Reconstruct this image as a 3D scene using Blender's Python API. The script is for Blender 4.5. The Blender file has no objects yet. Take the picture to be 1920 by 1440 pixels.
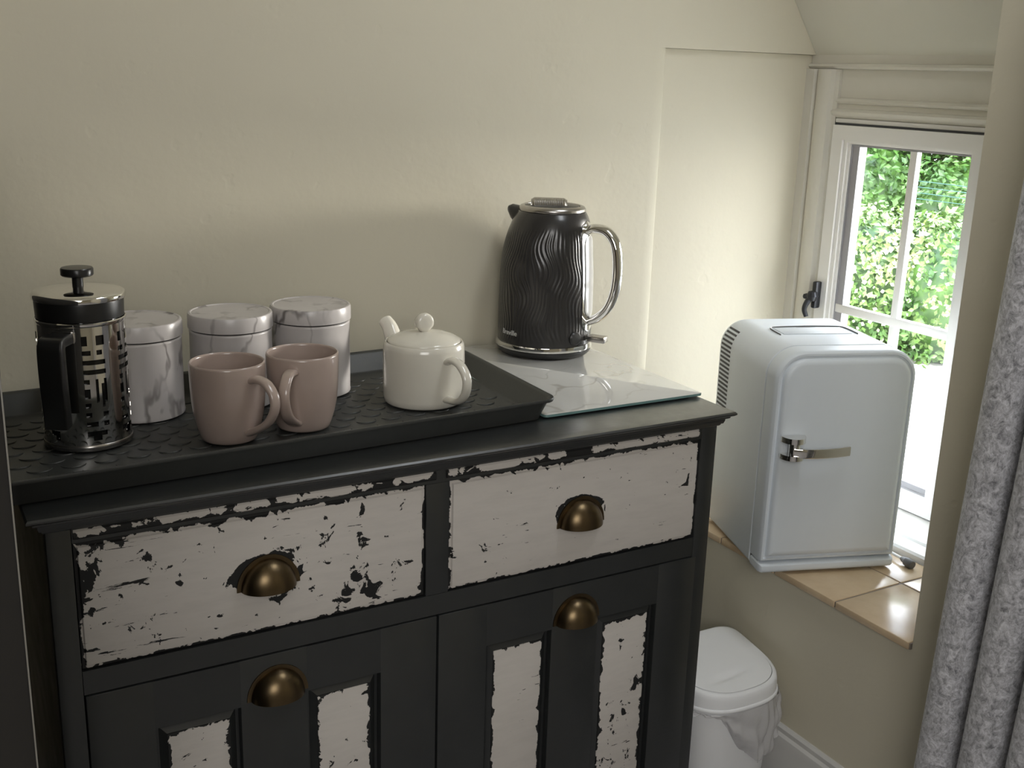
import bpy, bmesh, math, random
import numpy as np
from mathutils import Vector, Matrix, noise as mnoise

random.seed(7)
rng = np.random.default_rng(7)
PI = math.pi
scene = bpy.context.scene
col = scene.collection

# ------------------------------------------------------------------ camera, world, lights, exposure
CAM = Vector((-0.1515, -1.202, 1.2087))
YAW, PITCH, ROLL, FPX = -0.525, -0.2716, 0.0311, 2087.58
fw = Vector((-math.sin(YAW) * math.cos(PITCH), math.cos(YAW) * math.cos(PITCH), math.sin(PITCH)))
rt0 = Vector((math.cos(YAW), math.sin(YAW), 0))
up0 = rt0.cross(fw)
rt = math.cos(ROLL) * rt0 + math.sin(ROLL) * up0
up = -math.sin(ROLL) * rt0 + math.cos(ROLL) * up0
cd = bpy.data.cameras.new('camera')
cd.sensor_width = 36.0
cd.lens = FPX / 1920 * 36.0
cd.clip_start = 0.02
cam = bpy.data.objects.new('camera', cd)
M = Matrix((rt, up, -fw)).transposed().to_4x4()
M.translation = CAM
cam.matrix_world = M
col.objects.link(cam)
scene.camera = cam

vs = scene.view_settings
scene.display_settings.display_device = 'sRGB'
vs.view_transform = 'Standard'
vs.look = 'None'
vs.gamma = 1.0
vs.use_curve_mapping = False
vs.exposure = 0.0

world = bpy.data.worlds.new('sky')
scene.world = world
world.use_nodes = True
wn = world.node_tree
bg = wn.nodes['Background']
wtc = wn.nodes.new('ShaderNodeTexCoord')
wsep = wn.nodes.new('ShaderNodeSeparateXYZ')
wramp = wn.nodes.new('ShaderNodeValToRGB')
wn.links.new(wtc.outputs['Generated'], wsep.inputs[0])
wn.links.new(wsep.outputs['Z'], wramp.inputs[0])
wramp.color_ramp.elements[0].color = (1.0, 0.98, 0.95, 1)
wramp.color_ramp.elements[1].color = (0.62, 0.78, 1.0, 1)
wn.links.new(wramp.outputs[0], bg.inputs[0])
bg.inputs[1].default_value = 11.6

def add_light(name, kind, loc, target, energy, color, size=None, size_y=None, spread=None):
    l = bpy.data.lights.new(name, kind)
    l.energy = energy
    l.color = color
    o = bpy.data.objects.new(name, l)
    o.location = loc
    d = Vector(target) - Vector(loc)
    o.rotation_euler = d.to_track_quat('-Z', 'Y').to_euler()
    if kind == 'AREA':
        l.shape = 'RECTANGLE'
        l.size = size
        l.size_y = size_y or size
        if spread:
            l.spread = spread
    col.objects.link(o)
    return o

# sun high behind the house: lights the garden, never enters this window
sun = add_light('sun', 'SUN', (-3, -3, 6), (0.6, 0.4, 0), 7.0, (1.0, 0.95, 0.86))
sun.data.angle = 0.009
# portal in the window opening, so that the sky is sampled through it
port = add_light('window_portal', 'AREA', (1.53, 0.24, 0.80), (0.5, 0.24, 0.80), 1.0, (1, 1, 1), 0.50, 0.78)
port.data.cycles.is_portal = True
# daylight from the room's other window, behind the camera
add_light('room_daylight', 'AREA', (-0.62, -2.40, 1.72), (0.75, 0.1, 0.22), 21.0, (1.0, 0.98, 0.955), 1.1, 1.0)
# daylight falling from a roof window in the sloping ceiling, right of the camera
add_light('roof_window_daylight', 'AREA', (0.955, -0.40, 2.05), (0.99, 0.05, 0.3), 5.6, (0.92, 0.96, 1.0), 0.28, 0.6)
# lamp added outside the window, coming in flat to rake along the back wall
add_light('added_rake_lamp', 'AREA', (5.6, -0.45, 1.45), (1.0, 0.35, 0.95), 440.0, (1.0, 0.96, 0.88), 1.0, 1.0)

# ------------------------------------------------------------------ helpers
def empty(name, loc=(0, 0, 0), rz=0.0):
    o = bpy.data.objects.new(name, None)
    o.location = loc
    o.rotation_euler = (0, 0, rz)
    o.empty_display_size = 0.05
    col.objects.link(o)
    return o

def tag(o, label=None, cat=None, group=None, kind=None):
    if label: o['label'] = label
    if cat: o['category'] = cat
    if group: o['group'] = group
    if kind: o['kind'] = kind
    return o

def obj(name, bm, mat, parent=None, smooth=40, loc=(0, 0, 0), rz=0.0):
    me = bpy.data.meshes.new(name)
    bmesh.ops.recalc_face_normals(bm, faces=bm.faces)
    bm.to_mesh(me)
    bm.free()
    for m in (mat if isinstance(mat, (list, tuple)) else [mat]):
        me.materials.append(m)
    if smooth:
        me.polygons.foreach_set('use_smooth', [True] * len(me.polygons))
        me.set_sharp_from_angle(angle=math.radians(smooth))
    o = bpy.data.objects.new(name, me)
    o.location = loc
    o.rotation_euler = (0, 0, rz)
    col.objects.link(o)
    if parent: o.parent = parent
    return o

def struct(name, bm, mat, parent=None, **k):
    o = obj(name, bm, mat, parent, **k)
    if parent is None: o['kind'] = 'structure'
    return o

def NB():
    return bmesh.new()

def add_box(bm, x0, x1, y0, y1, z0, z1, bev=0.0, seg=2):
    ps = [(x0, y0, z0), (x1, y0, z0), (x1, y1, z0), (x0, y1, z0), (x0, y0, z1), (x1, y0, z1), (x1, y1, z1), (x0, y1, z1)]
    v = [bm.verts.new(p) for p in ps]
    fs = [bm.faces.new([v[i] for i in q]) for q in ((0, 3, 2, 1), (4, 5, 6, 7), (0, 1, 5, 4), (1, 2, 6, 5), (2, 3, 7, 6), (3, 0, 4, 7))]
    if bev > 0:
        es = {e for f in fs for e in f.edges}
        bmesh.ops.bevel(bm, geom=list(es), offset=bev, segments=seg, affect='EDGES', profile=0.5)
    return bm

def BX(*a, **k):
    return add_box(NB(), *a, **k)

def add_prism(bm, pts, axis, a, b):
    def P(p, t):
        return {'x': (t, p[0], p[1]), 'y': (p[0], t, p[1]), 'z': (p[0], p[1], t)}[axis]
    A = [bm.verts.new(P(p, a)) for p in pts]
    B = [bm.verts.new(P(p, b)) for p in pts]
    n = len(pts)
    bm.faces.new(A)
    bm.faces.new(B[::-1])
    for i in range(n):
        bm.faces.new((A[i], A[(i + 1) % n], B[(i + 1) % n], B[i]))
    return bm

def loft(bm, rings, cap0=True, cap1=True, closed=True):
    R = [[bm.verts.new(p) for p in r] for r in rings]
    n = len(rings[0])
    for a, b in zip(R, R[1:]):
        for i in range(n if closed else n - 1):
            bm.faces.new((a[i], a[(i + 1) % n], b[(i + 1) % n], b[i]))
    if cap0: bm.faces.new(R[0][::-1])
    if cap1: bm.faces.new(R[-1])
    return bm

def lathe(bm, prof, n=64, c=(0, 0, 0), cap0=True, cap1=True):
    rings = [[(c[0] + r * math.cos(2 * PI * i / n), c[1] + r * math.sin(2 * PI * i / n), c[2] + z) for i in range(n)] for r, z in prof]
    return loft(bm, rings, cap0, cap1)

def catmull(pts, k=8):
    P = [Vector(p) for p in pts]
    P = [P[0] * 2 - P[1]] + P + [P[-1] * 2 - P[-2]]
    out = []
    for i in range(1, len(P) - 2):
        for j in range(k):
            t = j / k
            out.append(0.5 * ((2 * P[i]) + (-P[i - 1] + P[i + 1]) * t + (2 * P[i - 1] - 5 * P[i] + 4 * P[i + 1] - P[i + 2]) * t * t
                              + (-P[i - 1] + 3 * P[i] - 3 * P[i + 1] + P[i + 2]) * t ** 3))
    out.append(P[-2])
    return out

def sweep(bm, pts, ra, rb=None, side=(0, 1, 0), n=16, sq=2.0):
    """tube along pts; ra = half width along `side`, rb = half width across it (numbers or functions of 0..1); sq>2 squarer"""
    P = [Vector(p) for p in pts]
    rb = ra if rb is None else rb
    S = Vector(side).normalized()
    rings = []
    for i, p in enumerate(P):
        t = (P[min(i + 1, len(P) - 1)] - P[max(i - 1, 0)]).normalized()
        s = (S - t * S.dot(t)).normalized()
        q = t.cross(s)
        u = i / (len(P) - 1)
        a = ra(u) if callable(ra) else ra
        b = rb(u) if callable(rb) else rb
        ring = []
        for k in range(n):
            w = 2 * PI * k / n
            cx, sx = math.cos(w), math.sin(w)
            e = 2.0 / sq
            ring.append(p + s * (a * math.copysign(abs(cx) ** e, cx)) + q * (b * math.copysign(abs(sx) ** e, sx)))
        rings.append(ring)
    return loft(bm, rings)

def grid(bm, f, nu, nv):
    V = [[bm.verts.new(f(i / nu, j / nv)) for j in range(nv + 1)] for i in range(nu + 1)]
    for i in range(nu):
        for j in range(nv):
            bm.faces.new((V[i][j], V[i + 1][j], V[i + 1][j + 1], V[i][j + 1]))
    return bm

def pydata(name, V, F, mat, parent=None, smooth=False):
    me = bpy.data.meshes.new(name)
    me.from_pydata(V, [], F)
    me.materials.append(mat)
    if smooth: me.polygons.foreach_set('use_smooth', [True] * len(me.polygons))
    o = bpy.data.objects.new(name, me)
    col.objects.link(o)
    if parent: o.parent = parent
    return o

def copy_tree(o, parent=None):
    c = o.copy()
    col.objects.link(c)
    if parent: c.parent = parent
    for ch in list(o.children):
        copy_tree(ch, c)
    return c

def smoothstep(a, b, x):
    t = max(0.0, min(1.0, (x - a) / (b - a)))
    return t * t * (3 - 2 * t)

# ------------------------------------------------------------------ materials
class NT:
    def __init__(s, name):
        s.m = bpy.data.materials.new(name)
        s.m.use_nodes = True
        s.t = s.m.node_tree
        s.b = s.t.nodes['Principled BSDF']
        s.out = s.t.nodes['Material Output']
    def n(s, typ, **k):
        nd = s.t.nodes.new(typ)
        for a, v in k.items(): setattr(nd, a, v)
        return nd
    def put(s, sock, v):
        if isinstance(v, bpy.types.NodeSocket): s.t.links.new(v, sock)
        else: sock.default_value = v
    def math(s, op, a, b=0.0, c=None, clamp=False):
        nd = s.n('ShaderNodeMath', operation=op, use_clamp=clamp)
        s.put(nd.inputs[0], a); s.put(nd.inputs[1], b)
        if c is not None: s.put(nd.inputs[2], c)
        return nd.outputs[0]
    def rng(s, v, a, b, c, d, smooth=False):
        nd = s.n('ShaderNodeMapRange', interpolation_type='SMOOTHSTEP' if smooth else 'LINEAR')
        for i, x in enumerate((v, a, b, c, d)): s.put(nd.inputs[i], x)
        return nd.outputs[0]
    def mix(s, f, a, b):
        nd = s.n('ShaderNodeMix', data_type='RGBA')
        s.put(nd.inputs[0], f); s.put(nd.inputs[6], a); s.put(nd.inputs[7], b)
        return nd.outputs[2]
    def coord(s, which='Object', scale=(1, 1, 1), rot=(0, 0, 0), loc=(0, 0, 0)):
        tc = s.n('ShaderNodeTexCoord')
        mp = s.n('ShaderNodeMapping')
        s.put(mp.inputs[0], tc.outputs[which])
        mp.inputs['Location'].default_value = loc
        mp.inputs['Rotation'].default_value = rot
        mp.inputs['Scale'].default_value = scale
        return mp.outputs[0]
    def noise(s, vec, scale, detail=4.0, rough=0.55, dist=0.0, out='Fac'):
        nd = s.n('ShaderNodeTexNoise')
        s.put(nd.inputs['Vector'], vec)
        nd.inputs['Scale'].default_value = scale
        nd.inputs['Detail'].default_value = detail
        nd.inputs['Roughness'].default_value = rough
        nd.inputs['Distortion'].default_value = dist
        return nd.outputs[out]
    def bump(s, h, strength=0.3, dist=0.001):
        nd = s.n('ShaderNodeBump')
        nd.inputs['Strength'].default_value = strength
        nd.inputs['Distance'].default_value = dist
        s.put(nd.inputs['Height'], h)
        s.put(s.b.inputs['Normal'], nd.outputs[0])
        return s
    def set(s, **k):
        for a, v in k.items():
            s.put(s.b.inputs[a.replace('_', ' ')], v)
        return s

def rgb(r, g, b):
    return (r, g, b, 1.0)

def srgb(r, g, b):
    f = lambda c: (c / 255 / 12.92) if c / 255 <= 0.04045 else ((c / 255 + 0.055) / 1.055) ** 2.4
    return (f(r), f(g), f(b), 1.0)

def plain(name, color, rough=0.5, metal=0.0, vary=0.06, vs_=30.0, bump=0.0, bscale=200.0, **k):
    m = NT(name)
    v = m.coord('Object')
    n = m.noise(v, vs_, 4)
    dark = tuple(c * (1 - vary) for c in color[:3]) + (1,)
    lite = tuple(min(1, c * (1 + vary)) for c in color[:3]) + (1,)
    m.set(Base_Color=m.mix(n, dark, lite), Roughness=rough, Metallic=metal, **k)
    if bump: m.bump(m.noise(v, bscale, 5), bump, 0.001)
    return m.m

def wall_paint(name, color, bstr=0.25):
    m = NT(name)
    v = m.coord('Object')
    big = m.noise(v, 2.2, 3)
    m.set(Base_Color=m.mix(big, tuple(c * 0.95 for c in color[:3]) + (1,), tuple(min(1, c * 1.04) for c in color[:3]) + (1,)), Roughness=0.62, Specular_IOR_Level=0.3)
    pits = m.rng(m.noise(v, 26, 2, 0.4), 0.70, 0.76, 0.0, 1.0)
    h = m.math('ADD', m.math('MULTIPLY', m.noise(v, 7, 4), 6.0), m.math('MULTIPLY', m.noise(v, 160, 4), 0.35))
    h = m.math('SUBTRACT', h, m.math('MULTIPLY', pits, 0.7))
    m.bump(h, bstr, 0.002)
    return m.m

WALL = wall_paint('cream_wall_paint', rgb(0.63, 0.588, 0.468))
CEIL = wall_paint('ceiling_paint', rgb(0.68, 0.655, 0.56), 0.15)
TRIM = plain('cream_gloss_woodwork', rgb(0.66, 0.63, 0.55), 0.35, vary=0.03)
SKIRT = plain('pale_grey_skirting_paint', rgb(0.58, 0.57, 0.55), 0.45, vary=0.03)
UPVC = plain('white_window_plastic', rgb(0.78, 0.76, 0.72), 0.3, vary=0.02)
SEAL = plain('dark_window_seal', rgb(0.06, 0.06, 0.065), 0.6)
SPACER = plain('grey_glazing_spacer', rgb(0.33, 0.32, 0.33), 0.45)
FLOOR = plain('grey_vinyl_floor', rgb(0.34, 0.33, 0.34), 0.5, vary=0.1, vs_=9)
BLACK = None
def black_paint(name='charcoal_furniture_paint', coat=0.45, cr=0.22):
    m = NT(name)
    v = m.coord('Object', scale=(3, 30, 30))
    g = m.noise(v, 8, 5)
    n = m.noise(m.coord('Object'), 25, 5)
    c = m.mix(n, rgb(0.016, 0.018, 0.0185), rgb(0.026, 0.028, 0.028))
    m.set(Base_Color=c, Roughness=m.rng(n, 0.3, 0.7, 0.36, 0.48), Specular_IOR_Level=0.5, Coat_Weight=coat, Coat_Roughness=cr)
    m.bump(g, 0.12, 0.001)
    return m.m
BLACK = black_paint()
TOPBLACK = black_paint('polished_charcoal_top_paint', 0.85, 0.27)
DOORDARK = plain('dark_brown_door_paint', rgb(0.012, 0.0105, 0.009), 0.85, vary=0.15)
EDGE_GLINT = plain('painted_edge_glint', rgb(0.20, 0.19, 0.17), 0.4, vary=0.2)  # pale colour stands for light caught on the arris

def distressed(name, W, H, holes=(), wear=1.0, seed=0.0, diag=0.35, bias=0.0):
    """white chalk paint over charcoal, chipped at the edges; object coordinates: x 0..W, z 0..H"""
    m = NT(name)
    tc = m.n('ShaderNodeTexCoord')
    sep = m.n('ShaderNodeSeparateXYZ')
    m.put(sep.inputs[0], tc.outputs['Object'])
    x, z = sep.outputs[0], sep.outputs[2]
    ex = m.math('MINIMUM', x, m.math('SUBTRACT', W, x))
    ez = m.math('MINIMUM', z, m.math('SUBTRACT', H, z))
    e = m.math('MINIMUM', ex, ez)
    for hx, hz, hr in holes:
        dx = m.math('SUBTRACT', x, hx)
        dz = m.math('MULTIPLY', m.math('SUBTRACT', z, hz), 1.6)
        d = m.math('SQRT', m.math('ADD', m.math('MULTIPLY', dx, dx), m.math('MULTIPLY', dz, dz)))
        e = m.math('MINIMUM', e, m.math('ABSOLUTE', m.math('MAXIMUM', m.math('SUBTRACT', d, hr), 0.0)))
    v = m.coord('Object', loc=(seed, seed * 0.7, seed * 1.3))
    chip = m.noise(v, 50, 8, 0.60, 0.7)
    patch = m.noise(v, 13, 4, 0.55)
    # general chips: only inside worn patches, more at edges
    thr = m.rng(e, 0.0, 0.006, 0.47, 0.70 - 0.02 * (wear - 1))
    thr = m.math('SUBTRACT', thr, m.math('MULTIPLY', m.rng(patch, 0.45, 0.72, 0.0, 1.0), 0.10 * wear))
    if bias:
        thr = m.math('SUBTRACT', thr, m.math('MULTIPLY', m.rng(x, 0.0, W * 0.7, 1.0, 0.0), bias))
    c1 = m.math('GREATER_THAN', chip, thr)
    # long scratches
    def scratch(rot, sc, t, s2):
        vv = m.coord('Object', scale=(sc[0], 1.0, sc[1]), rot=(0, rot, 0), loc=(s2, 0, s2 * 2.1))
        a = m.noise(vv, 1.0, 6, 0.6, 0.4)
        mask = m.rng(m.noise(v, 11, 2), 0.52, 0.62, 0.0, 1.0)
        return m.math('MULTIPLY', m.math('GREATER_THAN', a, t), m.math('GREATER_THAN', mask, 0.5))
    c2 = scratch(diag, (22, 150), 0.685 - 0.015 * wear, seed + 3)
    c3 = scratch(diag + 0.9, (30, 190), 0.70 - 0.012 * wear, seed + 9)
    c4 = scratch(-0.5, (40, 160), 0.705 - 0.012 * wear, seed + 21)
    c = m.math('MAXIMUM', m.math('MAXIMUM', c1, c2), m.math('MAXIMUM', c3, c4))
    if bias:      # broad dry scuffs along the grain of the more worn drawer
        vv = m.coord('Object', scale=(9, 1, 75), rot=(0, 0.06, 0), loc=(seed, 0, seed))
        sc = m.math('ADD', m.noise(vv, 1.0, 7, 0.7, 0.5), m.math('MULTIPLY', m.rng(x, 0.02, W * 0.75, 0.10, 0.0), 1.0))
        c = m.math('MAXIMUM', c, m.math('GREATER_THAN', sc, 0.715))
    smear = m.rng(m.noise(m.coord('Object', scale=(12, 1, 60), rot=(0, 0.2, 0)), 1.0, 6, 0.7), 0.45, 0.8, 0.0, 0.35)
    white = m.mix(smear, rgb(0.60, 0.565, 0.53), rgb(0.40, 0.38, 0.36))
    m.set(Base_Color=m.mix(c, white, rgb(0.014, 0.0145, 0.015)), Roughness=0.55, Specular_IOR_Level=0.35)
    m.bump(m.math('SUBTRACT', 1.0, c), 0.35, 0.0008)
    return m.m

def marble(name, base, vein, scale=9.0, amount=1.0, rough=0.25, thin=0.035, **k):
    m = NT(name)
    v = m.coord('Object', scale=(1.25, 1.25, 0.62), rot=(0.5, 0.35, 0))
    warp = m.noise(v, scale * 0.6, 4, 0.6, 0.0, 'Color')
    add = m.n('ShaderNodeVectorMath', operation='MULTIPLY_ADD')
    m.put(add.inputs[0], warp)
    add.inputs[1].default_value = (0.16, 0.16, 0.16)
    m.put(add.inputs[2], v)
    n1 = m.noise(add.outputs[0], scale, 3, 0.45)
    ridge = m.math('ABSOLUTE', m.math('SUBTRACT', n1, 0.5))
    vn = m.rng(ridge, 0.0, thin, 1.0, 0.0, True)
    fade = m.rng(m.noise(v, scale * 0.8, 2), 0.38, 0.68, 0.0, 1.0)
    vn = m.math('MULTIPLY', m.math('MULTIPLY', vn, fade), amount)
    cloud = m.math('MULTIPLY', m.rng(m.noise(add.outputs[0], scale * 0.7, 5), 0.35, 0.75, 0.0, 0.5), amount)
    c = m.mix(cloud, base, tuple(0.5 * (a + b) for a, b in zip(base, vein)))
    m.set(Base_Color=m.mix(vn, c, vein), Roughness=rough, **k)
    return m.m

CAN_MARBLE = marble('marble_print_tin', rgb(0.54, 0.51, 0.50), rgb(0.13, 0.115, 0.11), 11.0, 1.0, 0.28, 0.04)
BOARD_MARBLE = marble('white_marble_glass', rgb(0.66, 0.66, 0.64), rgb(0.30, 0.26, 0.22), 5.5, 0.55, 0.06, 0.016, Coat_Weight=0.6, Coat_Roughness=0.03)
GLASSEDGE = plain('teal_glass_edge', rgb(0.16, 0.27, 0.26), 0.15)
PINK = plain('dusty_pink_glaze', rgb(0.40, 0.315, 0.275), 0.28, vary=0.05, vs_=60, Coat_Weight=0.7, Coat_Roughness=0.10)
CREAMW = plain('cream_white_porcelain', rgb(0.70, 0.67, 0.59), 0.16, vary=0.02, Coat_Weight=0.5, Coat_Roughness=0.06)
CHROME = plain('polished_chrome', rgb(0.78, 0.77, 0.75), 0.07, 1.0, vary=0.02)
STEEL = plain('brushed_steel', rgb(0.46, 0.44, 0.42), 0.26, 1.0, vary=0.05)
BLKPLASTIC = plain('black_plastic', rgb(0.012, 0.012, 0.012), 0.35, vary=0.1)
BLKHANDLE = plain('satin_black_handle', rgb(0.016, 0.016, 0.016), 0.28, vary=0.1)
KETTLE = plain('gloss_dark_grey_enamel', rgb(0.026, 0.025, 0.025), 0.26, vary=0.04, Coat_Weight=0.25, Coat_Roughness=0.1)
GAUGE = plain('clear_water_gauge', rgb(0.36, 0.36, 0.35), 0.10, vary=0.03)
BRASS = plain('aged_brass', rgb(0.135, 0.098, 0.055), 0.33, 1.0, vary=0.25, vs_=40)
SILVERTXT = plain('silver_print', rgb(0.55, 0.55, 0.54), 0.3)
FRIDGE = plain('silver_fridge_plastic', rgb(0.70, 0.75, 0.80), 0.36, 0.0, vary=0.02)
FRIDGESEAM = plain('grey_seam', rgb(0.12, 0.12, 0.12), 0.6)
BINW = plain('white_bin_plastic', rgb(0.86, 0.87, 0.89), 0.4, vary=0.02)
TRAYM = plain('charcoal_rubber_tray', rgb(0.040, 0.042, 0.040), 0.42, vary=0.15, bump=0.12, bscale=260)
GROUT = plain('grey_tile_grout', rgb(0.24, 0.21, 0.18), 0.85, vary=0.1)
IRON = plain('dark_iron_fastener', rgb(0.035, 0.036, 0.04), 0.32, 0.6)
CABLE = plain('white_cable', rgb(0.7, 0.7, 0.68), 0.45)
PLUG = plain('grey_plug_end', rgb(0.16, 0.16, 0.165), 0.45)

def tile_mat():
    m = NT('sand_terracotta_tile')
    v = m.coord('Object')
    oi = m.n('ShaderNodeObjectInfo')
    n = m.noise(v, 14, 5, 0.6)
    c = m.mix(m.rng(n, 0.3, 0.7, 0, 1), rgb(0.56, 0.41, 0.25), rgb(0.70, 0.55, 0.37))
    c = m.mix(m.math('MULTIPLY', oi.outputs['Random'], 0.3), c, rgb(0.64, 0.50, 0.35))
    m.set(Base_Color=c, Roughness=0.22)
    m.bump(n, 0.1, 0.001)
    return m.m
TILE = tile_mat()

def velvet():
    m = NT('crushed_grey_velvet')
    v = m.coord('Object', scale=(1, 1, 0.8))
    n = m.noise(v, 95, 6, 0.75, 1.0)
    n2 = m.noise(v, 190, 4, 0.7, 1.0)
    f = m.math('ADD', m.math('MULTIPLY', n, 0.7), m.math('MULTIPLY', n2, 0.3))
    c = m.mix(m.rng(f, 0.36, 0.62, 0, 1), rgb(0.15, 0.15, 0.165), rgb(0.82, 0.82, 0.87))
    m.set(Base_Color=c, Roughness=0.55, Sheen_Weight=0.5, Sheen_Roughness=0.4)
    m.bump(f, 0.7, 0.004)
    return m.m
VELVET = velvet()

def glass_pane():
    m = NT('window_glass')
    tr = m.n('ShaderNodeBsdfTransparent')
    gl = m.n('ShaderNodeBsdfGlossy')
    gl.inputs['Roughness'].default_value = 0.01
    fr = m.n('ShaderNodeFresnel')
    fr.inputs[0].default_value = 1.45
    ge = m.n('ShaderNodeNewGeometry')
    mx = m.n('ShaderNodeMixShader')
    m.put(mx.inputs[0], m.math('MULTIPLY', fr.outputs[0], m.math('SUBTRACT', 1.0, ge.outputs['Backfacing'])))
    m.put(mx.inputs[1], tr.outputs[0])
    m.put(mx.inputs[2], gl.outputs[0])
    m.put(m.out.inputs[0], mx.outputs[0])
    return m.m
PANE = glass_pane()

def beaker_glass():
    m = NT('shade_black_beaker')
    m.set(Base_Color=rgb(0.008, 0.008, 0.008), Roughness=0.08, IOR=1.35)  # clear beaker; the shade inside it is put into this black
    return m.m
BEAKER = beaker_glass()

def bag_mat():
    m = NT('thin_white_bin_bag')
    tr = m.n('ShaderNodeBsdfTransparent')
    mx = m.n('ShaderNodeMixShader')
    v = m.coord('Object')
    n = m.noise(v, 45, 4, 0.6, 1.0)
    m.set(Base_Color=rgb(0.66, 0.65, 0.66), Roughness=0.25)
    m.bump(n, 0.5, 0.004)
    mx.inputs[0].default_value = 0.72
    m.put(mx.inputs[1], tr.outputs[0])
    m.put(mx.inputs[2], m.b.outputs[0])
    m.put(m.out.inputs[0], mx.outputs[0])
    return m.m
BAG = bag_mat()

def leaf_mat(name, a, b, c2):
    m = NT(name)
    v = m.coord('Object')
    n = m.noise(v, 9, 3)
    n2 = m.noise(v, 2.4, 2)
    c = m.mix(m.rng(n, 0.35, 0.65, 0, 1), a, b)
    c = m.mix(m.rng(n2, 0.5, 0.68, 0, 1), c, c2)
    m.set(Base_Color=c, Roughness=0.45, Transmission_Weight=0.0)
    return m.m
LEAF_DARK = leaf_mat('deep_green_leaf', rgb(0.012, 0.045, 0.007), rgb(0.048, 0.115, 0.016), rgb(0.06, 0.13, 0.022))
LEAF_LIGHT = leaf_mat('pale_green_leaf', rgb(0.03, 0.09, 0.012), rgb(0.11, 0.19, 0.04), rgb(0.26, 0.31, 0.12))
FLECKS = plain('cream_flecks', rgb(0.80, 0.76, 0.58), 0.6)
GRAVEL = plain('pale_gravel', rgb(0.62, 0.60, 0.56), 0.8, vary=0.2, vs_=25)
BARK = plain('brown_bark', rgb(0.09, 0.06, 0.04), 0.8)
TEAL = plain('teal_wire', rgb(0.012, 0.07, 0.06), 0.5)

# ------------------------------------------------------------------ room shell
YB, XW = 0.479, 1.12          # back wall plane, window wall plane
ZS = 0.415                    # tiled sill height
ZL = 1.262                    # ledge over the window reveal
XL, YF, ZC = -1.9, -3.1, 2.35

struct('floor', BX(XL, 1.6, YF, 0.62, -0.08, 0.0), FLOOR)
struct('ceiling', BX(XL, 1.6, YF, 0.62, ZC, ZC + 0.08), CEIL)
struct('wall_left', BX(XL - 0.1, XL, YF, 0.62, 0, ZC), WALL)
struct('wall_front', BX(XL, 1.6, YF - 0.1, YF, 0, ZC), WALL)

# back wall: main face, rounded arris at the reveal, shallow recess beside the window, proud strip over the ledge
bm = NB()
R_ = 0.010
arc = [(XW + 0.006 - 0.028 + 0.028 * math.sin(t), YB + R_ - R_ * math.cos(t)) for t in [i * PI / 12 for i in range(7)]]
add_prism(bm, [(XL, YB)] + arc + [(XW + 0.006, 0.62), (XL, 0.62)], 'z', 0, ZL)
add_box(bm, XW + 0.0065, 1.56, YB + 0.010, 0.62, 0, ZL - 0.0005)
add_box(bm, XL, 1.56, YB, 0.62, ZL, ZC)
struct('wall_back', bm, WALL, smooth=30)

# window wall: apron below the sill, pier right of the opening with splayed reveal, sloped soffit above
bm = NB()
add_box(bm, XW, 1.56, YF, YB + 0.0095, 0, ZS - 0.012)
add_prism(bm, [(XW, -0.215), (XW, YF), (1.56, YF), (1.56, 0.035), (1.47, 0.035)], 'z', ZS - 0.012, ZC)
struct('wall_right', bm, WALL, smooth=30)
bm = NB()
add_prism(bm, [(1.486, ZL), (XW, ZL + 0.366 * 1.42), (XW, ZC), (1.56, ZC), (1.56, ZL)], 'y', -0.20, YB - 0.0005)
struct('wall_soffit', bm, CEIL, smooth=30)

# woodwork round the window: head mouldings and the left jamb board
bm = NB()
head = [(1.486, ZL), (1.4865, 1.247), (1.480, 1.2455), (1.478, 1.241), (1.482, 1.237), (1.492, 1.236), (1.492, 1.184), (1.487, 1.182), (1.484, 1.1775),
        (1.487, 1.173), (1.490, 1.172), (1.490, 1.1635), (1.484, 1.162), (1.480, 1.158), (1.482, 1.152), (1.488, 1.146), (1.56, 1.146), (1.56, ZL)]
add_prism(bm, head, 'y', 0.035, YB + 0.009)
struct('trim_1', bm, TRIM, smooth=30)
bm = NB()
jb = [(1.4745, 0.489), (1.4745, 0.4675), (1.482, 0.464), (1.482, 0.4575), (1.473, 0.455), (1.470, 0.449), (1.470, 0.430), (1.474, 0.422), (1.483, 0.418),
      (1.486, 0.410), (1.56, 0.410), (1.56, 0.489)]
add_prism(bm, jb, 'z', ZS, 1.236)
struct('trim_2', bm, TRIM, smooth=30)

# skirting board on the window wall, with moulded top
bm = NB()
sk = [(XW, 0.143), (XW - 0.004, 0.143), (XW - 0.008, 0.139), (XW - 0.008, 0.131), (XW - 0.013, 0.127), (XW - 0.015, 0.118), (XW - 0.015, 0.0), (XW, 0.0)]
add_prism(bm, sk, 'y', YF, YB)
struct('baseboard_right', bm, SKIRT, smooth=30)
bm = NB()
add_prism(bm, [(YB, 0.143), (YB - 0.004, 0.143), (YB - 0.008, 0.131), (YB - 0.015, 0.118), (YB - 0.015, 0), (YB, 0)], 'x', XL, XW - 0.016)
struct('baseboard_back', bm, SKIRT, smooth=30)

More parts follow.
